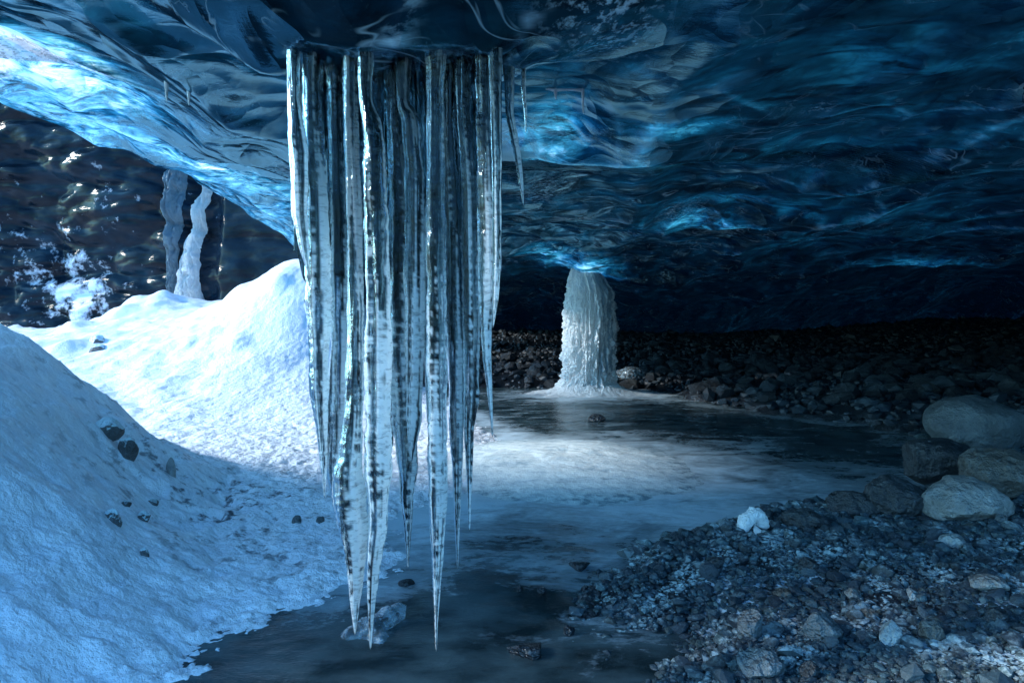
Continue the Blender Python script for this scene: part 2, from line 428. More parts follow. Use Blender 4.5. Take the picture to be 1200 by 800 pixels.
M_snow = mat_snow(); M_ground = mat_ground(); M_stream = mat_stream(); M_ceil = mat_ceiling(); M_wall = mat_wall()
M_icicle = mat_icicle(); M_spray = mat_white_ice('frozen_spray', (.95, .985, 1.0), .4); M_frosty = mat_frosty(); M_clear = mat_clear()
GREYS = [(0, (.045, .055, .07)), (.35, (.09, .105, .125)), (.6, (.14, .155, .17)), (.8, (.12, .105, .09)), (.92, (.24, .26, .27)), (1, (.30, .30, .29))]
M_pebble = mat_stone('pebble_stone', [(p_, (.46 * c_[0], .62 * c_[1], .72 * c_[2])) for p_, c_ in GREYS], .45)
M_gravel = mat_stone('gravel_stone', [(p_, (.29 * c_[0], .48 * c_[1], .54 * c_[2])) for p_, c_ in GREYS], .6, per='attr')
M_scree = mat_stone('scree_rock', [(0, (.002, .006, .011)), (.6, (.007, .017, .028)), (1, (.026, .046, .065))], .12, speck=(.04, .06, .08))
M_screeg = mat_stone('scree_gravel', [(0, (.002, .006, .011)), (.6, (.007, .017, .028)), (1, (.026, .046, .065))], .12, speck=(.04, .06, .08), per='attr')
M_boul_grey = mat_stone('grey_boulder', [(0, (.11, .13, .14)), (1, (.11, .13, .14))], .1)
M_boul_dark = mat_stone('dark_boulder', [(0, (.028, .033, .038)), (1, (.028, .033, .038))], .06)
M_boul_pale = mat_stone('pale_boulder', [(0, (.24, .24, .23)), (1, (.24, .24, .23))], .1)
M_boul_brown = mat_stone('brown_boulder', [(0, (.10, .092, .08)), (1, (.10, .092, .08))], .1)
M_slab = mat_stone('black_wet_rock', [(0, (.02, .024, .03)), (1, (.02, .024, .03))], .05, rough=.25)
M_capped = mat_stone('snow_capped_stone', [(0, (.10, .105, .11)), (1, (.10, .105, .11))], 1.0, cap=True)
M_white_stone = mat_stone('white_stone', [(0, (.34, .36, .36)), (1, (.34, .36, .36))], .3)

# ------------------------------------------------------------------ setting: ground, stream, snow
xs = sinh_axis(-70, 70, 620, .8, 1.6); ys = sinh_axis(-25, 90, 620, 3.0, 1.0)
X, Y = np.meshgrid(xs, ys)
Z = ground_h(X, Y)
frost = ss(.0, .5, X - bank_edge(Y)) * (1 - ss(5.5, 9, Y)) * .75 + .2
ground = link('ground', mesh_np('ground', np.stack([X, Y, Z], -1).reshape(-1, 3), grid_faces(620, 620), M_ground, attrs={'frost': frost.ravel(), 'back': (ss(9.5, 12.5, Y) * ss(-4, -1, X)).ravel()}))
tag(ground, kind='structure')

xs = np.linspace(-7, 8, 420); ys = sinh_axis(-4, 14.5, 460, 2.6, .6)
X, Y = np.meshgrid(xs, ys)
Z = .002 + .012 * fbm(X * 1.1, Y * 1.6, 40, 3) + .004 * fbm(X * 6, Y * 9, 41, 2)
fr = 1.1 * gauss(X, Y, .5, 5.9, 1.55, 1.5) + .5 * gauss(X, Y, 1.3, 4.6, 1.4, .8) + .12 * gauss(X, Y, 2.2, 6.2, 1.6, 1.6) + .55 * gauss(X, Y, 1.1, 11, 1.6, 1.2) - .25 * gauss(X, Y, -.8, 2.4, .9, .6) + .55 * np.exp(-((X - np.interp(Y, _sy, _sx) - .15) / .3) ** 2) * ss(2.6, 3.4, Y) + .28 * np.exp(-((X - bank_edge(Y) + .15) / .35) ** 2) + .3 * gauss(X, Y, -.8, 4.4, .6, .5)
stream = link('frozen_stream', mesh_np('frozen_stream', np.stack([X, Y, Z], -1).reshape(-1, 3), grid_faces(460, 420), M_stream, attrs={'frost': fr.ravel()}))
tag(stream, kind='structure')

xs = sinh_axis(-24, 1.6, 640, -2.0, .8); ys = sinh_axis(-2, 19, 700, 3.2, .5)
X, Y = np.meshgrid(xs, ys)
Z = snow_h(X, Y)
dirt = 1.0 * gauss(X, Y, -1.75, 4.4, .7, .9) + .5 * gauss(X, Y, -1.2, 3.4, .5, .7) + .5 * gauss(X, Y, -2.6, 4.9, .8, .6) + .10
dirt = dirt * (1 - ss(6, 8, Y)) + .06
snow = link('snow_field', mesh_np('snow_field', np.stack([X, Y, Z], -1).reshape(-1, 3), grid_faces(700, 640), M_snow, attrs={'dirt': dirt.ravel()}))
tag(snow, kind='structure')

# ------------------------------------------------------------------ cave roof
NR, NC = 620, 780
yr = sinh_axis(1.3, 27, NR, 2.0, .45)
t = sinh_axis(-1, 1, NC, -.15, 2.0); t = (t + 1) / 2
xl = lip_x(yr)[:, None] + .14 * perlin(yr[:, None] * .9, 3.3, 1) + .05 * perlin(yr[:, None] * 3.1, 7.3, 1)
X = xl + (21.0 - xl) * t[None, :]
Yg = np.repeat(yr[:, None], NC, 1)
Z = ceil_h(X, Yg)
from_lip = X - xl
# the edge of the roof is rounded upward
edge = 1 - np.clip(from_lip / .45, 0, 1)
Z = Z + .55 * edge ** 3
lipd = np.minimum(from_lip * 1.0, 30)
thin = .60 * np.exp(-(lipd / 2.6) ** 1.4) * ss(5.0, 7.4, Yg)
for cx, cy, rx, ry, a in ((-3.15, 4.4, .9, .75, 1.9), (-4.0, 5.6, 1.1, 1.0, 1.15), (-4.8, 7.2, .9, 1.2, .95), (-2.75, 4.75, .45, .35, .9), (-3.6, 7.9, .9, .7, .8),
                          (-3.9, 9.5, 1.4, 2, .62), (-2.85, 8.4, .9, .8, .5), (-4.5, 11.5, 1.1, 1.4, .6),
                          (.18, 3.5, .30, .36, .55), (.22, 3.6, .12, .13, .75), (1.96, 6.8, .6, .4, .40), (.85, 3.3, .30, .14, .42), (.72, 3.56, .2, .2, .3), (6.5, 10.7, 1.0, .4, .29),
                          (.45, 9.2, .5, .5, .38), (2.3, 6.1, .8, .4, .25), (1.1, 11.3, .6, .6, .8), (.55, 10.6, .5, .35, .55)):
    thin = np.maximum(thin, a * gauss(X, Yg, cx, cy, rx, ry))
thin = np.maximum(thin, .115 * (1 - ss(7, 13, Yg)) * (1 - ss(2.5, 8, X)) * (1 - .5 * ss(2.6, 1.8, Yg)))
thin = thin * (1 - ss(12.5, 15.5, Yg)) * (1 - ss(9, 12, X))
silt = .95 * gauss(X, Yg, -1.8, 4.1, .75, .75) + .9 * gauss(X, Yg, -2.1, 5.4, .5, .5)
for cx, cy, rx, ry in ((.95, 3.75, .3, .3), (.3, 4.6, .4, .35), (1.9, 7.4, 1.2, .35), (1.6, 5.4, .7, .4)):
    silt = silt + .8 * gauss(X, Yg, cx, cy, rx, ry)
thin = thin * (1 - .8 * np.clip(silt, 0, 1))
rime = 1.0 * gauss(X, Yg, .33, 2.28, .15, .26) + .7 * gauss(X, Yg, .28, 2.0, .15, .15) + .8 * gauss(X, Yg, .22, 4.9, .22, .5) + .9 * gauss(X, Yg, 1.6, 6.5, .2, .25) + .6 * gauss(X, Yg, -2.9, 4.5, .5, .4) + .8 * gauss(X, Yg, 1.43, 3.18, .06, .08)
ridge = roof_ridges(X, Yg)
V = np.stack([X, Yg, Z], -1)
F = grid_faces(NR, NC)
cxy = V.reshape(-1, 3)[F].mean(1)
hole = ((cxy[:, 0] - 1.33) / .3) ** 2 + ((cxy[:, 1] - 11.8) / .28) ** 2 < 1  # opening added to bring sky light onto the waterfall's top
wob = .22 * fbm(cxy[:, 0] * 1.2, cxy[:, 1] * 1.2, 61, 3)
hole |= (cxy[:, 1] > 8.6 + wob) & (cxy[:, 1] < 12.2 + wob) & (cxy[:, 0] > -.30 * cxy[:, 1] + .1 + wob) & (cxy[:, 0] < -.06 * cxy[:, 1] - .1 + .5 * wob)   # opening added behind the icicles to let light onto the waterfall
hole |= (cxy[:, 1] < 1.94) & (cxy[:, 0] > -5.4) & (cxy[:, 0] < -.79 * cxy[:, 1] + .03 * perlin(cxy[:, 1] * 5, 1.5, 2))  # opening added out of view so the sun reaches the icicles
F = F[~hole]
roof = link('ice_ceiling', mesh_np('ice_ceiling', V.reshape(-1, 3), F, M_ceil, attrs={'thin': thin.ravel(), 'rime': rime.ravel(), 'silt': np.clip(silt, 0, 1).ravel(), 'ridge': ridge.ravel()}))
tag(roof, kind='structure')

# ------------------------------------------------------------------ ice wall outside the opening
def wall_y(U, Zw):
    U = np.asarray(U, float); Zw = np.asarray(Zw, float)
    w1 = .5 * fbm(U * .5, Zw * .9, 2, 2)
    f1, e1 = worley(U * .55 + w1, Zw * 1.7 + w1, 4)
    g1, _ = worley(U * 1.3 + w1, Zw * 3.2, 14)
    Y = 16.6 - .03 * (U + 5) + .5 * perlin(U * .3, Zw * .3, 9) + (.34 * f1 ** 1.5 + .05 * g1 + .10 * fbm(U * .8, Zw * 2.2, 5, 3)) * (1 - .75 * ss(-7.5, -7.0, U)) - .05 * (Zw - 2)
    return Y + .12 * np.exp(-((U + 7.6) / .45) ** 2) - .08 * ss(-7.2, -7.0, U)
us = np.linspace(-26, -2.2, 480); zs = np.linspace(-.4, 8.2, 240)
U, Zw = np.meshgrid(us, zs)
Yw = wall_y(U, Zw)
rime = 1.2 * gauss(U, Zw, -10.6, 1.6, .9, .9) + .7 * gauss(U, Zw, -12, 2.6, 1.6, 1.2) + .3 * gauss(U, Zw, -9.6, 4.2, 1.5, 1)
wall = link('ice_wall', mesh_np('ice_wall', np.stack([U, Yw, Zw], -1).reshape(-1, 3), grid_faces(240, 480)[:, ::-1], M_wall, attrs={'rime': rime.ravel()}))
tag(wall, 'dark scalloped wall of black glacier ice beyond the opening on the left', 'ice wall')

# ------------------------------------------------------------------ lofted ice
def loft(path, radii, seg=36, flute=.20, rib=.05, seed=0, rib_f=80, step=.006, rough=.03, squash=1.0):
    """one closed, rippled body along a path of points"""
    path = np.asarray(path, float); radii = np.asarray(radii, float)
    L = np.concatenate([[0], np.cumsum(np.linalg.norm(np.diff(path, axis=0), axis=1))])
    n = max(12, int(L[-1] / step))
    s = np.linspace(0, L[-1], n)
    # smooth interpolation of the listed points
    from numpy import interp
    P = np.stack([interp(s, L, path[:, k]) for k in range(3)], 1); R = interp(s, L, radii)
    k = max(3, n // 22) | 1; ker = np.hanning(k + 2)[1:-1]; ker /= ker.sum()
    pad = k // 2
    sm = lambda a: np.convolve(np.concatenate([2 * a[0] - a[pad:0:-1], a, 2 * a[-1] - a[-2:-pad - 2:-1]]), ker, 'valid')
    P = np.stack([sm(P[:, i]) for i in range(3)], 1); R = np.maximum(sm(R), .0012)
    th = np.linspace(0, 2 * math.pi, seg, endpoint=False)
    T, S = np.meshgrid(th, s)
    cx, sy = np.cos(T), np.sin(T)
    sd = seed * 13.7
    fl = perlin(cx * 1.6 + sd, sy * 1.6, S * 1.6) + .5 * perlin(cx * 3.5 + sd, sy * 3.5, S * 3)
    rib_f = rib_f * (.75 + .5 * ((seed * .618) % 1))
    S0 = S; S = S + .035 * perlin(sd, 1.3, S * 5) + .012 * perlin(sd, 5.3, S * 19)
    rb = perlin(cx * .9 + sd, sy * .9, S * rib_f) + .5 * perlin(cx * 1.5 + sd, sy * 1.5, S * rib_f * 2.1)
    big = perlin(sd, 3.1, S * 6) * .8 + perlin(cx * .7 + sd, sy * .7, S * 13)
    rib_on = ss(-.5, .35, perlin(sd, 9.3, S * 5) + .5 * perlin(cx * .8 + sd, sy * .8, S * 3))
    fade = np.minimum(1, R / .006)[:, None]
    RR = R[:, None] * (1 + flute * fl + .15 * big) + (.35 + rib_on) * rib * R[:, None] * rb * fade + rough * R[:, None] * perlin(cx * 6 + sd, sy * 6, S * 120) * fade
    RR = np.maximum(RR, .0008)
    # ring frame around a mostly vertical or mostly level path
    tan = np.gradient(P, axis=0); tan /= np.linalg.norm(tan, axis=1)[:, None] + 1e-9
    ref = np.array((0, 1.0, 0)); a = np.cross(tan, ref); a /= np.linalg.norm(a, axis=1)[:, None] + 1e-9
    b = np.cross(a, tan)
    V = P[:, None, :] + RR[..., None] * (cx[..., None] * a[:, None, :] + squash * sy[..., None] * b[:, None, :])
    V = V.reshape(-1, 3)
    F = grid_faces(n, seg, True)
    depth = ss(0, .75, S / L[-1])
    wh = perlin(cx * 1.3 + sd, sy * 1.3, S * 1.2) + .45 * perlin(cx * 5 + sd, sy * 5, S * 3) + .30 * perlin(cx * .8, sy * .8, S * 60 + sd)
    loft.white = np.concatenate([(ss(.24, .46, wh + .36 * depth + .30 * cx - .06) * (.25 + .75 * ss(0, .8, depth))).ravel(), [0, 0]])  # frosted ice, plus highlights painted in toward the right side
    c0, c1 = len(V), len(V) + 1
    V = np.concatenate([V, P[:1] + (P[0] - P[1]) * .5, P[-1:] + (P[-1] - P[-2]) * 2])
    j = np.arange(seg); j2 = (j + 1) % seg
    capa = np.stack([j2, j, np.full(seg, c0), np.full(seg, c0)], 1)
    capb = np.stack([(n - 1) * seg + j, (n - 1) * seg + j2, np.full(seg, c1), np.full(seg, c1)], 1)
    return V, F, np.concatenate([capa, capb])[:, :3]

def mesh_mixed(name, V, quads, tris, mat, attrs=None, smooth=True, flip=False):
    me = bpy.data.meshes.new(name)
    V = np.asarray(V, np.float32)
    if flip: quads = quads[:, ::-1]; tris = tris[:, ::-1]
    idx = np.concatenate([quads.ravel(), tris.ravel()]).astype(np.int32)
    me.vertices.add(len(V)); me.vertices.foreach_set('co', V.ravel())
    me.loops.add(len(idx)); me.loops.foreach_set('vertex_index', idx)
    nq, nt = len(quads), len(tris)
    me.polygons.add(nq + nt)
    me.polygons.foreach_set('loop_start', np.concatenate([np.arange(nq) * 4, nq * 4 + np.arange(nt) * 3]).astype(np.int32))
    me.polygons.foreach_set('use_smooth', np.full(nq + nt, smooth))
    me.update(calc_edges=True)
    for k, v in (attrs or {}).items():
        a = me.attributes.new(k, 'FLOAT', 'POINT'); a.data.foreach_set('value', np.asarray(v, np.float32))
    me.materials.append(mat)
    return me

_rec = [0]
def icicle(rows, d, label, group=None, mat=None, to_roof=True, parent=None, name='icicle', **kw):
    """rows: (px, py, radius px) from the root to the tip at distance d"""
    pts = [at(r[0], r[1], d) for r in rows]; rad = [r[2] * d / 800 for r in rows]
    if to_roof:
        zr = float(ceil_h(pts[0][0], pts[0][1])) + .05
        root = pts[0].copy(); r0 = rad[0]
        while len(pts) > 2 and pts[0][2] > zr - .24: pts.pop(0); rad.pop(0)
        r1 = rad[0]
        for dz, k in ((-.20, 1.0), (-.11, 1.12), (-.05, 1.3), (-.01, 1.5), (.03, 1.8)):
            if zr + dz > pts[0][2] + .02:
                pts.insert(0, np.array((root[0], root[1], zr + dz))); rad.insert(0, r0 * k)
    _rec[0] += 1
    origin = pts[0].copy()
    kw.setdefault('seed', _rec[0])
    V, Q, T = loft([p - origin for p in pts], rad, **kw)
    o = link(name, mesh_mixed(name, V, Q, T, mat or M_icicle, {'white': loft.white}), parent, origin)
    if label: tag(o, label, 'icicle', group)
    return o

GI = 'icicles of the big hanging curtain'
icicle([(344,52,6),(347,72,8.5),(350,110,11),(351,180,11.5),(352,250,9),(357,290,5.5),(361,318,1.5)], 2.17, 'short smooth icicle at the outer left edge of the hanging curtain, ending high up', GI)
icicle([(366,60,11),(370,200,12),(373,300,14),(374,400,13),(374,450,11),(376,490,7),(379,540,4),(380,579,1)], 2.22, 'icicle over the snow with its tip leftmost of all the long tips', GI)
icicle([(393,75,8),(396,250,9),(398,400,10),(396,500,12),(394,555,11),(398,600,6),(401,628,1.2)], 2.25, 'dark ribbed icicle fused along the left side of the fat lumpy one', GI)
icicle([(411,75,8),(415,250,9.5),(417,400,10),(414,500,11),(408,557,17),(413,614,17),(416,650,13),(416,685,8.5),(416,715,4.5),(416,740,1)], 2.19, 'icicle swelling into a lumpy white bulge before its tip, above the clear ice chunk', GI)
icicle([(428,60,8),(437,150,12),(442,300,13.5),(443,395,14.5),(443,542,15),(443,618,10.5),(437,666,7.5),(435,710,4.2),(434,757,1)], 2.15, 'thick white ribbed icicle reaching down close to the clear ice chunk, tip bent left', GI)
icicle([(462,75,8),(468,250,12),(470,400,13.5),(475,500,15),(478,550,12),(477,580,8),(478,614,4.8),(478,662,1)], 2.26, 'broad dark icicle that narrows abruptly to a thin spike, in the middle of the curtain', GI)
icicle([(472,70,7),(481,140,10),(487,220,11.5),(487,400,12),(485,490,9),(482,538,2)], 2.21, 'bright frosted icicle melted onto the right flank of the abruptly narrowing one', GI)
icicle([(510,70,9),(511,250,11.5),(512,400,12.5),(513,542,11.5),(513,604,9),(512,685,4.2),(511,720,2.6),(511,760,.9)], 2.16, 'longest straight icicle with the lowest needle tip over dark stream ice', GI)
icicle([(527,75,8),(532,250,9.5),(534,400,10.5),(535,500,9),(536,560,5.6),(536,610,3.2),(536,663,.9)], 2.24, 'slim icicle just right of the longest one, tip thin and straight', GI)
icicle([(544,75,8),(550,200,9),(553,350,9.5),(553,400,10),(552,470,9),(549,500,6),(550,560,3.2),(550,618,.9)], 2.20, 'knobbly icicle pinched halfway, second tip from the right of the curtain', GI)
icicle([(568,70,10),(571,200,12.5),(573,300,12),(573,345,11),(570,382,6),(571,420,4.6),(574,460,3),(577,509,.8)], 2.18, 'icicle at the right edge of the curtain ending in a thin curved needle', GI)
icicle([(580,70,6),(582,200,5),(582,300,5),(580,350,3.5),(578,380,.9)], 2.14, 'narrow outer rib on the right edge of the curtain, stopping where the needle starts', GI)
icicle([(455,80,6),(456,250,6),(457,380,5),(459,470,3),(460,520,.8)], 2.30, 'thin dark icicle set back between the thick white one and the broad one', GI)
icicle([(498,90,6),(499,250,6),(500,380,5),(501,450,2.5),(501,492,.8)], 2.31, 'thin dark icicle set back left of the longest one', GI)

icicle([(597,86,5),(599,110,6),(602,140,5.5),(606,180,4),(610,210,2.8),(613,237,.8)], 2.28, 'single slanting icicle hanging free just right of the big curtain')
icicle([(613,92,2.2),(615,110,1.9),(616,135,1.6),(616,154,.6)], 2.33, 'tiny thin icicle right of the slanting one', step=.003)

# glassy sheet that joins the icicles at the top
def curtain():
    nx, nz = 260, 260
    u = np.linspace(-.735, -.035, nx); v = np.linspace(0, 1, nz)
    U, Vv = np.meshgrid(u, v)
    bottom = 1.42 + .13 * perlin(U * 9, 1.7, 3) + .06 * perlin(U * 30, 2.7, 3) - .25 * ss(-.5, -.3, U) * ss(-.05, -.2, U)
    top = ceil_h(U, U * 0 + 2.3) + .06
    Zc = top + (bottom - top) * Vv
    cor = .018 * np.sin(U * 95 + 2 * perlin(U * 5, Zc * 2, 3)) + .012 * perlin(U * 45, Zc * 3, 6) + .006 * perlin(U * 60, Zc * 40, 8)
    thick = .05 * (1 - Vv) ** .7 + .004 + (.07 + .05 * perlin(U * 14, 2.2, 5)) * np.exp(-Vv * 16)
    side = ss(0, .13, U + .735) * ss(0, .10, -.035 - U)
    front = 2.30 - side * (thick + cor) ; back = 2.30 + side * (thick + .5 * cor) + .003
    A = np.stack([U, front, Zc], -1).reshape(-1, 3); B = np.stack([U, back, Zc], -1).reshape(-1, 3)
    f = grid_faces(nz, nx); n = nx * nz
    ring = np.concatenate([np.arange(nx), np.arange(1, nz) * nx + nx - 1, (nz - 1) * nx + np.arange(nx - 2, -1, -1), np.arange(nz - 2, 0, -1) * nx])
    r2 = np.roll(ring, -1)
    sidef = np.stack([ring, r2, r2 + n, ring + n], 1)
    return np.concatenate([A, B]), np.concatenate([f[:, ::-1], f + n, sidef])
V, F = curtain()
cu = link('ice_curtain', mesh_np('ice_curtain', V, F, M_icicle))
tag(cu, 'fluted sheet of clear ice under the roof behind the roots of the long icicles', 'ice curtain')

# small drips on the roof
def drip(px, py, length, r, label, group=None):
    x, y, z = cast(px, py, ceil_h, 1.2, 14, below=False)
    d = y
    L = length
    return icicle([(px, py - 2, r * 1.3), (px, py + L * .35, r), (px + .3, py + L * .8, r * .8), (px + .3, py + L, .5)], d, label, group, mat=M_spray_plain, step=.004)

M_spray_plain = mat_white_ice('white_drip_ice', (.97, .98, .99), .15)
drip(195, 97, 22, 1.4, 'small white drip icicle on the roof, the longer one left of the other')
drip(221, 108, 14, 1.2, 'very short white drip icicle under the roof beside a longer drip')
bx, by, bz = cast(660, 106, ceil_h, 1.2, 14, below=False)
by -= .03
root = bpy.data.objects.new('ice_fringe', None); col.objects.link(root)
fo = at(660, 106, by); root.location = fo
tag(root, 'white rim of ice with two drips hanging from the roof right of the curtain', 'ice fringe')
V, Q, T = loft([at(px, py, by) - fo for px, py in ((640, 103), (650, 106), (668, 105), (682, 106), (684, 110))], [2.0*by/800, 1.8*by/800, 1.5*by/800, 1.9*by/800, 1.0*by/800], seg=20, step=.004, seed=31)
link('rim', mesh_mixed('rim', V, Q, T, M_spray_plain), root)
for px, L in ((651, 11), (683, 27)):
    V, Q, T = loft([at(px, 104, by) - fo, at(px, 106 + L * .5, by) - fo, at(px + .5, 105 + L, by) - fo], [2.0*by/800, 1.6*by/800, .5*by/800], seg=18, step=.003, seed=px)
    link('drip', mesh_mixed('drip', V, Q, T, M_spray_plain), root)

# ------------------------------------------------------------------ frozen waterfall
root = bpy.data.objects.new('frozen_waterfall', None); col.objects.link(root); root.location = (1.31, 11.55, 0)
tag(root, 'white frozen waterfall column falling from the roof into the pool', 'waterfall')
n, seg = 480, 400
s = np.linspace(0, 1, n); th = np.linspace(0, 2 * math.pi, seg, endpoint=False)
T_, S_ = np.meshgrid(th, s)
zt = 2.42; zz = zt * (1 - S_)
left = np.interp(s, [0, .08, .2, .5, .75, .9, 1], [-.22, -.25, -.33, -.40, -.41, -.44, -.58])[:, None]
right = np.interp(s, [0, .08, .2, .3, .5, .8, .93, 1], [.03, .08, .24, .37, .41, .40, .41, .50])[:, None]
cxr, rx = (left + right) / 2, (right - left) / 2
ry = rx * .75
c_, s_ = np.cos(T_), np.sin(T_)
sw = .25 * perlin(c_ * 2, s_ * 2, S_ * 2)                       # strands wander a little on the way down
fl = .26 * (.5 - np.abs(perlin(c_ * 5 + sw, s_ * 5 + sw, S_ * 1.6))) + .16 * (.4 - np.abs(perlin(c_ * 12 + sw, s_ * 12, S_ * 4)))
fl = fl + .10 * (.4 - np.abs(perlin(c_ * 26 + sw * 2, s_ * 26, S_ * 9))) + .12 * perlin(c_ * 3, s_ * 3, S_ * 8) * ss(.1, .6, S_)
fl = fl + .09 * np.abs(perlin(c_ * 10, s_ * 10, S_ * 30)) + .05 * perlin(c_ * 24, s_ * 24, S_ * 70) + .05 * ss(.5, .85, S_) * perlin(c_ * 5, s_ * 5, S_ * 18) - .1 + .10 * ss(.1, .5, perlin(c_ * 7, s_ * 7, S_ * 14)) * ss(.1, .3, S_)
V = np.stack([cxr + rx * c_ * (1 + fl), ry * s_ * (1 + fl), zz + .02 * fl], -1).reshape(-1, 3)
clear = ss(.05, .6, c_ + .25 * perlin(c_ * 8, s_ * 8, S_ * 3)) * (1 - ss(.82, .97, S_)) * (.55 + .45 * ss(-.1, .2, perlin(c_ * 14, s_ * 14, S_ * 2)))
F = grid_faces(n, seg, True)
link('column', mesh_np('column', V, F[:, ::-1], M_spray, attrs={'clear': (clear * .8).ravel()}), root)
rr = np.linspace(0, 1, 90); R_, T_ = np.meshgrid(rr, th, indexing='ij')
px_, py_ = R_ * np.cos(T_) * 1.75, R_ * np.sin(T_) * 1.0 - .1
h = .26 * np.exp(-(R_ / .30) ** 2) + .075 * (1 - R_) ** 1.3 - .02 + .03 * fbm(px_ * 5, py_ * 5, 3, 4) * (1 - R_) + .015 * perlin(px_ * 22, py_ * 22, 2) * (1 - R_)
link('splash_cone', mesh_np('splash_cone', np.stack([px_, py_, h], -1).reshape(-1, 3), grid_faces(90, seg, True), M_spray, attrs={'clear': (ss(.3, 1.0, R_ + .25 * fbm(px_ * 4, py_ * 4, 8, 3)) * .75).ravel()}), root)

# white fall on the ice wall outside
def wallfall(name, label, rows, d, mat, clear, sd, bulge=.05, base=.15):
    rows = np.array(rows, float)
    py = np.linspace(rows[0, 0], rows[-1, 0], 160)
    a = np.interp(py, rows[:, 0], rows[:, 1]); b = np.interp(py, rows[:, 0], rows[:, 2])
    u = np.linspace(0, 1, 70)
    U, P = np.meshgrid(u, py)
    A = a[:, None] + (b - a)[:, None] * U
    x = (A + .8 * perlin(P * .06, sd, U * 2) + .9 * perlin(P * .21, sd, U * 3) - 600) / 800 * d; z = CAM_H + (370 - P) / 800 * d
    g = (P - py[0]) / (py[-1] - py[0])
    smooth_wall = 16.6 - .03 * (x + 5) + .3
    prof = np.sin(np.pi * U) ** .6
    dd = np.minimum(wall_y(x, z), smooth_wall) + .22 - prof * (base + bulge * g) - prof * (.24 * np.abs(perlin(A * .30, P * .02, sd)) + .14 * fbm(A * .2 + sd, P * .06, 1, 4) + .05 * perlin(A * .5, P * .25, sd))
    V = np.stack([x, dd, z], -1).reshape(-1, 3)
    o = link(name, mesh_np(name, V, grid_faces(160, 70), mat, attrs={'clear': np.full(len(V), clear)}))
    tag(o, label, 'icefall'); return o
wallfall('icefall', 'narrow white ribbon of frozen waterfall on the dark wall outside', [(196, 224, 241), (225, 219, 236), (246, 215, 232), (266, 211, 231), (300, 203, 228), (335, 193, 228), (360, 184, 231), (390, 176, 236)], 16.3, M_spray, .0, 2.0, .20, .32)
wallfall('icefall', 'dark frosted ice column left of the white frozen ribbon', [(180, 186, 214), (222, 182, 212), (238, 180, 212), (300, 186, 206), (350, 186, 200), (385, 186, 198)], 16.4, M_spray, .80, 5.0, .03, .36)

# ------------------------------------------------------------------ stones
def ico(sub):
    import bmesh
    bm = bmesh.new(); bmesh.ops.create_icosphere(bm, subdivisions=sub, radius=1)
    V = np.array([v.co[:] for v in bm.verts]); F = np.array([[v.index for v in f.verts] for f in bm.faces]); bm.free()
    return V, F
ICO = {k: ico(k) for k in (1, 2, 3, 5)}
def stone_shape(sub, seed, cuts=9, lo=.62, hi=.95, rough=.05):
    r = np.random.default_rng(seed)
    V, F = ICO[sub]; V = V.copy()
    V *= (1 + .16 * perlin(V[:, 0] * 1.1 + seed * 3.3, V[:, 1] * 1.1, V[:, 2] * 1.1))[:, None]
    for i in range(cuts):
        nrm = r.normal(size=3); nrm /= np.linalg.norm(nrm); off = r.uniform(lo, hi)
        dd = V @ nrm - off
        V = V - np.outer(np.clip(dd, 0, None) * .92, nrm)
    V = V * (1 + rough * fbm(V[:, 0] * 3 + seed, V[:, 1] * 3, V[:, 2] * 3, 4))[:, None]
    return V, F

pebble_meshes = []
for k in range(16):
    V, F = stone_shape(3, 100 + k, 9, .55, .95, .03)
    pebble_meshes.append(mesh_np('pebble', V, F, M_pebble, smooth=True))
scree_meshes = []
for k in range(10):
    V, F = stone_shape(2, 200 + k, 9, .5, .9, .04)
    scree_meshes.append(mesh_np('rock', V, F, M_scree, smooth=False))

def boulder(px, py, w, h, label, mat, cuts=10, lo=.62, hi=.95, rough=.05, seed=0, depth=.8, field=ground_h, name='boulder', cat='boulder', rz=0, sink=.26, group=None, tilt=0):
    """a stone whose foot is seen at (px, py), w and h in photo pixels"""
    x, y, z = cast(px, py, field)
    sc = y / 800
    V, F = stone_shape(5, seed, cuts, lo, hi, rough)
    V = V / np.abs(V).max(0)
    V = V * np.array((w * sc / 2, w * sc / 2 * depth, h * sc / 2 * (1 + sink)))
    o = link(name, mesh_np(name, V, F, mat), None, (x, y + w * sc * .3 * depth, z + h * sc * .5 * (1 - sink)))
    o.rotation_euler = (0, tilt, rz)
    tag(o, label, cat, group); return o

boulder(1163, 527, 124, 60, 'big smooth rounded grey boulder behind the heap on the right', M_boul_grey, 5, .8, 1.0, .02, 3)
boulder(1112, 575, 98, 58, 'dark angular boulder in front of the big rounded one', M_boul_dark, 12, .55, .9, .07, 5)
boulder(1180, 590, 92, 62, 'brown angular boulder at the frame edge above the pale block', M_boul_brown, 10, .55, .9, .06, 8, tilt=-.2)
boulder(1143, 612, 106, 48, 'pale speckled blocky boulder lying foremost in the heap', M_boul_pale, 9, .78, .97, .06, 21)
boulder(1062, 606, 74, 44, 'low dark lumpy rock at the left end of the boulder heap', M_boul_dark, 8, .6, .95, .08, 14)
boulder(1012, 604, 74, 26, 'flat dark rock between the white ice lump and boulder heap', M_boul_dark, 8, .55, .95, .07, 15)
boulder(950, 620, 62, 20, 'long low dark rock right beside the white ice lump', M_boul_dark, 7, .6, .95, .07, 17)

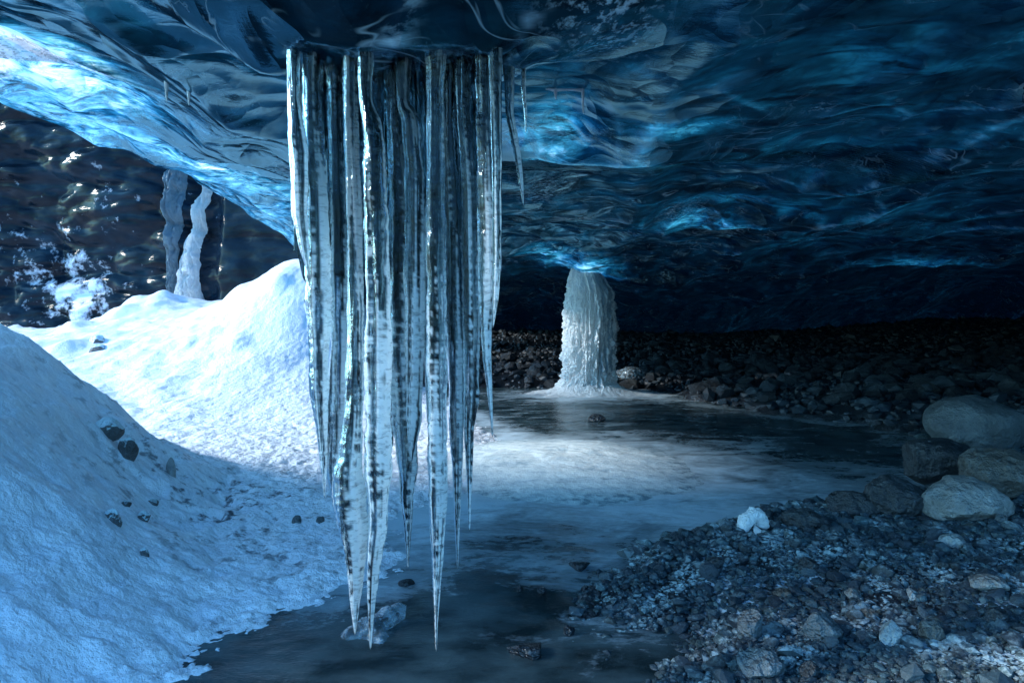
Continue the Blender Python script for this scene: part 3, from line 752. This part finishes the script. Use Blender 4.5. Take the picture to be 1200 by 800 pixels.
FG = [  # px, py of the foot, w, h, label, material
 (970, 756, 42, 30, 'smooth blue-grey stone with a dark right face, in the icy foreground gravel', M_boul_grey),
 (884, 751, 31, 30, 'upright angular grey stone at the left of the icy foreground gravel', M_boul_grey),
 (897, 796, 48, 26, 'broad flat-topped grey stone at the bottom edge of the picture', M_boul_grey),
 (1094, 754, 31, 21, 'rounded brown stone in the foreground gravel', M_boul_brown),
 (1047, 758, 27, 26, 'pale pointed stone left of the rounded brown one', M_white_stone),
 (1165, 696, 40, 17, 'flat pale grey stone at the right side of the gravel', M_boul_pale),
 (1123, 643, 30, 13, 'whitish flat stone below the pale blocky boulder', M_white_stone),
 (1177, 616, 17, 12, 'small smooth grey stone at the foot of the pale blocky boulder', M_boul_grey),
 (1021, 727, 19, 12, 'small brown-grey cube-like stone beside an icy patch', M_boul_brown),
 (921, 702, 22, 10, 'narrow brown stone lying flat in the middle of the gravel', M_boul_brown),
 (950, 672, 22, 16, 'dark grey leaning stone in the upper gravel', M_boul_dark),
 (1172, 731, 24, 15, 'dark blue stone near the right frame edge', M_boul_dark),
 (1071, 704, 14, 12, 'round pale pebble alone in the centre of the gravel', M_white_stone),
 (951, 797, 22, 18, 'dark round stone at the bottom edge beside the broad grey stone', M_boul_dark),
 (1002, 702, 17, 10, 'pale narrow stone in front of the leaning dark one', M_boul_pale),
 (841, 668, 20, 15, 'dark block of stone near the stream edge of the gravel', M_boul_dark)]
for i, (px, py, w, h, lab, m) in enumerate(FG):
    boulder(px, py, w * 1.15, h * 1.12, lab, m, 10, .55, .92, .04, 40 + i, name='stone', cat='stone', rz=0, sink=.2)

stream_h = lambda x, y: np.asarray(x) * 0 + .004
boulder(617, 771, 47, 15, 'black wet slab frozen into the dark stream ice', M_slab, 8, .5, .9, .05, 60, field=stream_h, name='stone', cat='stone', sink=.35)
for i, (px, py, w, h, lab) in enumerate([(686, 696, 11, 10, 'small pale-topped stone in the stream ice beside its twin'), (702, 700, 11, 11, 'small stone at the very edge of the gravel, beside its pale-topped twin'),
        (609, 693, 9, 7, 'tiny dark stone alone in the stream ice, further left'), (636, 695, 13, 8, 'small dark flat stone standing in mid stream'), (667, 744, 14, 11, 'dark wet stone in the stream near the black slab'),
        (700, 494, 22, 9, 'dark stone in the pool in front of the frozen waterfall'), (476, 688, 22, 7, 'dark flat stone in the stream behind the icicle tips'), (680, 668, 26, 10, 'low dark stone with an icy collar at the stream edge')]):
    boulder(px, py, w, h, lab, M_slab, 8, .55, .92, .05, 70 + i, field=stream_h, name='stone', cat='stone', sink=.3)
for i, (px, py, w, h, lab, m) in enumerate([
        (147, 534, 24, 22, 'snow-capped upright block of rock half buried in the snow mound', M_capped), (122, 505, 36, 16, 'flat dark rock edge showing above the buried block', M_capped),
        (199, 556, 13, 20, 'small beige knob of rock standing on the snow mound', M_white_stone), (130, 610, 22, 14, 'dark round stone in the snow, largest of the lower three', M_capped),
        (166, 609, 17, 10, 'dark stone in the snow right of the largest round one', M_capped), (167, 651, 12, 9, 'lone dark stone lowest on the snow mound', M_capped),
        (347, 612, 12, 8, 'small grey stone on flat snow, left of a pair', M_boul_grey), (374, 613, 11, 9, 'small grey stone on flat snow, right of a pair', M_boul_grey),
        (111, 401, 24, 9, 'dark flat rock on the far snow slope, upper of two', M_capped), (112, 411, 22, 12, 'dark rock on the far snow slope, lower of two', M_capped),
        (178, 590, 14, 7, 'thin dark stone chip in the snow below the beige knob', M_capped), (146, 592, 12, 7, 'small dark chip in the snow above the round stones', M_capped)]):
    boulder(px, py, w, h, lab, m, 10, .55, .92, .05, 90 + i, field=snow_h, name='stone', cat='stone', sink=.95)

# 280 pebbles as things of their own, then the gravel between them
taken = []
def bank_points(n, dlo, dhi, seed):
    r = np.random.default_rng(seed); out = []
    while len(out) < n:
        d = math.exp(r.uniform(math.log(dlo), math.log(dhi))); a = r.uniform(.02, .76); x = a * d
        if x - float(bank_edge(d)) > r.normal(.05, .12): out.append((x, d))
    return out
for i, (x, y) in enumerate(bank_points(280, 2.38, 4.6, 3)):
    o = link('pebble', pebble_meshes[i % 16])
    s = abs(random.gauss(0, 1)) * .012 + .015 + .004 * max(0, y - 2.4)
    o.scale = (s * random.uniform(1.0, 1.5), s * random.uniform(.8, 1.1), s * random.uniform(.5, .85))
    o.location = (x, y, float(ground_h(x, y)) + o.scale[2] * .55)
    o.rotation_euler = (random.uniform(-.5, .5), random.uniform(-.5, .5), random.uniform(0, 6.28))
    tag(o, 'small grey pebble lying loose in the gravel bank', 'pebble', 'pebbles of the gravel bank')

def scatter(pts, sizes, sub, seed, nvar=24, flat=(.5, .9), lift=.35, field=ground_h):
    r = np.random.default_rng(seed)
    tv = [stone_shape(sub, seed * 50 + k, 8, .5, .95, .05)[0] for k in range(nvar)]; tf = ICO[sub][1]
    nv = len(tv[0]); N = len(pts)
    pts = np.asarray(pts)
    z = field(pts[:, 0], pts[:, 1])
    sc = sizes[:, None] * np.stack([r.uniform(.9, 1.6, N), r.uniform(.7, 1.1, N), r.uniform(*flat, N)], 1)
    q = r.normal(size=(N, 3)) * .35; yaw = r.uniform(0, 6.28, N)
    V = np.stack(tv)[r.integers(0, nvar, N)] * sc[:, None, :]
    ca, sa = np.cos(q[:, 0])[:, None], np.sin(q[:, 0])[:, None]
    y2 = V[..., 1] * ca - V[..., 2] * sa; z2 = V[..., 1] * sa + V[..., 2] * ca; x2 = V[..., 0]
    cy, sy = np.cos(yaw)[:, None], np.sin(yaw)[:, None]
    V = np.stack([x2 * cy - y2 * sy + pts[:, :1], x2 * sy + y2 * cy + pts[:, 1:2], z2 + (z + sc[:, 2] * lift)[:, None]], -1)
    F = (tf[None] + (np.arange(N) * nv)[:, None, None]).reshape(-1, 3)
    tone = np.repeat(r.uniform(0, 1, N) ** 1.2 * (1 - .9 * ss(12.5, 17, pts[:, 1])), nv)  # far stones toned down: the unlit back is painted into them
    return V.reshape(-1, 3), F, tone

r = np.random.default_rng(77)
def gravel_pts(n, dlo, dhi):
    d = np.sqrt(r.uniform(dlo ** 2, dhi ** 2, n * 4)) if dhi > 6 else dlo * (dhi / dlo) ** r.uniform(0, 1, n * 4)
    x = r.uniform(-.1, .85, n * 4) * d
    e = x - bank_edge(d)
    keep = e > r.normal(-.05, .22, n * 4)
    P = np.stack([x, d], 1)[keep][:n]
    return P
P1 = gravel_pts(15000, 2.15, 3.9); S1 = r.lognormal(math.log(.0085), .45, len(P1)) * (.8 + .12 * P1[:, 1])
P2 = gravel_pts(12000, 3.6, 7.5); S2 = r.lognormal(math.log(.014), .45, len(P2)) * (.7 + .1 * P2[:, 1])
V1, F1, T1 = scatter(P1, S1, 1, 5)
V2, F2, T2 = scatter(P2, S2, 1, 6)
gravel = link('gravel', mesh_np('gravel', np.concatenate([V1, V2]), np.concatenate([F1, F2 + len(V1)]), M_gravel, smooth=False, attrs={'tone': np.concatenate([T1, T2])}))
tag(gravel, 'loose blue-grey gravel of the bank on the right', 'gravel', kind='stuff')

# scree at the back of the cave
cnt = 0; tries = 0
while cnt < 210 and tries < 5000:
    tries += 1
    y = random.uniform(9.0, 15.5); x = random.uniform(-.5, 11)
    px, ok = 600 + 800 * x / y, False
    shore = (y > 12.2) or (x - float(bank_edge(y)) > .25)
    if not shore or px > 1195 or px < 585 or (650 < px < 735 and y > 11): continue
    s = random.uniform(.08, .17) * (1.35 if random.random() < .15 else 1)
    o = link('rock', scree_meshes[cnt % 10])
    o.scale = (s * random.uniform(.9, 1.4), s, s * random.uniform(.6, .95))
    o.location = (x, y, float(ground_h(x, y)) + o.scale[2] * .5)
    o.rotation_euler = (random.uniform(-.4, .4), random.uniform(-.4, .4), random.uniform(0, 6.28))
    tag(o, 'dim blue-grey rock among many on the dark scree at the back of the cave', 'rock', 'rocks on the dark scree')
    cnt += 1
N = 11500
d = r.uniform(7, 22, N); x = r.uniform(-2.6, 15, N)
keep = (d > 12.1 + r.normal(0, .3, N)) | (x - bank_edge(d) > r.normal(.1, .3, N))
P = np.stack([x, d], 1)[keep]
V, F, T = scatter(P, r.lognormal(math.log(.055), .4, len(P)), 1, 9, flat=(.5, .9))
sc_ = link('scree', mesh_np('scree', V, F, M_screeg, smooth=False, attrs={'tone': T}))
tag(sc_, 'dark rubble slope filling the floor at the back of the cave', 'scree', kind='stuff')

# ------------------------------------------------------------------ ice on the floor
def mound(name, label, cx, cy, rx, ry, hgt, mat, cat, seed=0, p=2.0, clear=None, rz=0):
    rr = np.linspace(0, 1, 110); th = np.linspace(0, 2 * math.pi, 200, endpoint=False)
    R, T = np.meshgrid(rr, th, indexing='ij')
    k = 1 + .16 * perlin(np.cos(T) * 1.3 + seed, np.sin(T) * 1.3, 4)
    lx, ly = R * np.cos(T) * rx * k, R * np.sin(T) * ry * k
    h = hgt * (1 - R ** p) ** 1.3 - .03 + hgt * .16 * fbm(lx * 2.2 + seed, ly * 2.2, 2, 4) * (1 - R)
    ca, sa = math.cos(rz), math.sin(rz)
    V = np.stack([lx * ca - ly * sa, lx * sa + ly * ca, h], -1).reshape(-1, 3)
    o = link(name, mesh_np(name, V, grid_faces(110, 200, True), mat, attrs={'clear': R.ravel()}), None, (cx, cy, 0))
    tag(o, label, cat); return o
mound('ice_mound', 'low pale frost-covered ice mound in mid stream behind the icicles', .30, 5.95, 1.7, 1.6, .12, M_frosty, 'ice mound', 2.2, 1.8)

def blob(name, label, parts, mat, cat, attrs=None):
    """one body from a few blended lumps: (x, y, z, r) in metres"""
    V, F = ICO[5]; P = np.array(parts, float); c = P[:, :3].mean(0)
    out = np.zeros(len(V))
    for i, v in enumerate(V):
        ts = np.linspace(0, .6, 90)
        q = c + v[None] * ts[:, None]
        fld = (np.exp(-((q[:, None, :] - P[None, :, :3]) ** 2).sum(-1) / (P[:, 3] ** 2)[None] * 1.2)).sum(1)
        k = np.nonzero(fld > .35)[0]; out[i] = ts[k[-1]] if len(k) else .01
    W = V * (out * (1 + .10 * fbm(V[:, 0] * 3, V[:, 1] * 3, V[:, 2] * 3, 3)))[:, None]
    o = link(name, mesh_np(name, W, F, mat, attrs={'clear': np.zeros(len(W))}), None, c)
    tag(o, label, cat); return o
x, y, z = cast(884, 628, ground_h)
blob('ice_lump', 'white knobbly lump of ice between the gravel and the stream', [(x - .055, y + .05, z + .01, .03), (x - .03, y + .06, z + .065, .045), (x + .015, y + .07, z + .105, .035), (x + .06, y + .08, z + .085, .04), (x + .085, y + .08, z + .04, .03), (x + .03, y + .01, z + .0, .035)], M_spray_plain, 'ice lump')
x, y, z = cast(430, 748, stream_h)
blob('ice_chunk', 'clear rounded chunk of ice frozen to the stream below the icicle tips', [(x - .07, y + .03, -.01, .045), (x - .01, y + .06, .01, .055), (x + .06, y + .12, .03, .05), (x + .10, y + .17, .035, .04), (x + .05, y + .0, -.02, .05)], M_clear, 'ice chunk')
x, y, z = cast(745, 448, stream_h)
boulder(738, 452, 44, 22, 'bluish ice-coated rock at the foot of the frozen waterfall', M_clear, 6, .7, 1, .06, 130, field=stream_h, name='ice_block', cat='ice block')

# ------------------------------------------------------------------ light, sky, camera
SUN = np.array((-.87, -.12, .48)); SUN /= np.linalg.norm(SUN)
elev = math.asin(SUN[2]); azim = math.atan2(SUN[0], SUN[1])     # from +Y toward +X
w = bpy.data.worlds.new('World'); scene.world = w; w.use_nodes = True
nt = w.node_tree; nt.nodes.clear()
sky = nt.nodes.new('ShaderNodeTexSky'); sky.sky_type = 'NISHITA'; sky.sun_disc = False
sky.sun_elevation = elev; sky.sun_rotation = azim
sky.ozone_density = 1.5
bg = nt.nodes.new('ShaderNodeBackground'); bg.inputs['Strength'].default_value = .15
wo = nt.nodes.new('ShaderNodeOutputWorld')
tint = nt.nodes.new('ShaderNodeMix'); tint.data_type = 'RGBA'; tint.blend_type = 'MULTIPLY'; tint.inputs[0].default_value = 1
tint.inputs[7].default_value = (1.18, 2.75, 3.85, 1)             # the photograph is balanced very cool
nt.links.new(sky.outputs[0], tint.inputs[6]); nt.links.new(tint.outputs[2], bg.inputs[0]); nt.links.new(bg.outputs[0], wo.inputs[0])
sl = bpy.data.lights.new('sun', 'SUN'); sl.energy = 5.0; sl.angle = math.radians(8); sl.color = (1.0, .98, .96)
so = bpy.data.objects.new('sun', sl); col.objects.link(so); so.location = (-30, 8, 20)
from mathutils import Vector
so.rotation_euler = Vector(SUN).to_track_quat('Z', 'Y').to_euler()

cam = bpy.data.cameras.new('camera'); cam.lens = 24; cam.sensor_width = 36; cam.shift_y = -30 / 1200
cam.clip_start = .05; cam.clip_end = 500
co = bpy.data.objects.new('camera', cam); col.objects.link(co)
co.location = (0, 0, CAM_H); co.rotation_euler = (math.radians(90), 0, 0)
scene.camera = co

scene.view_settings.view_transform = 'Standard'; scene.view_settings.look = 'None'
scene.view_settings.exposure = 0; scene.view_settings.gamma = 1
scene.render.engine = 'CYCLES'
cy = scene.cycles
cy.max_bounces = 14; cy.diffuse_bounces = 5; cy.glossy_bounces = 5; cy.transmission_bounces = 14
cy.sample_clamp_indirect = 6; cy.use_denoising = True
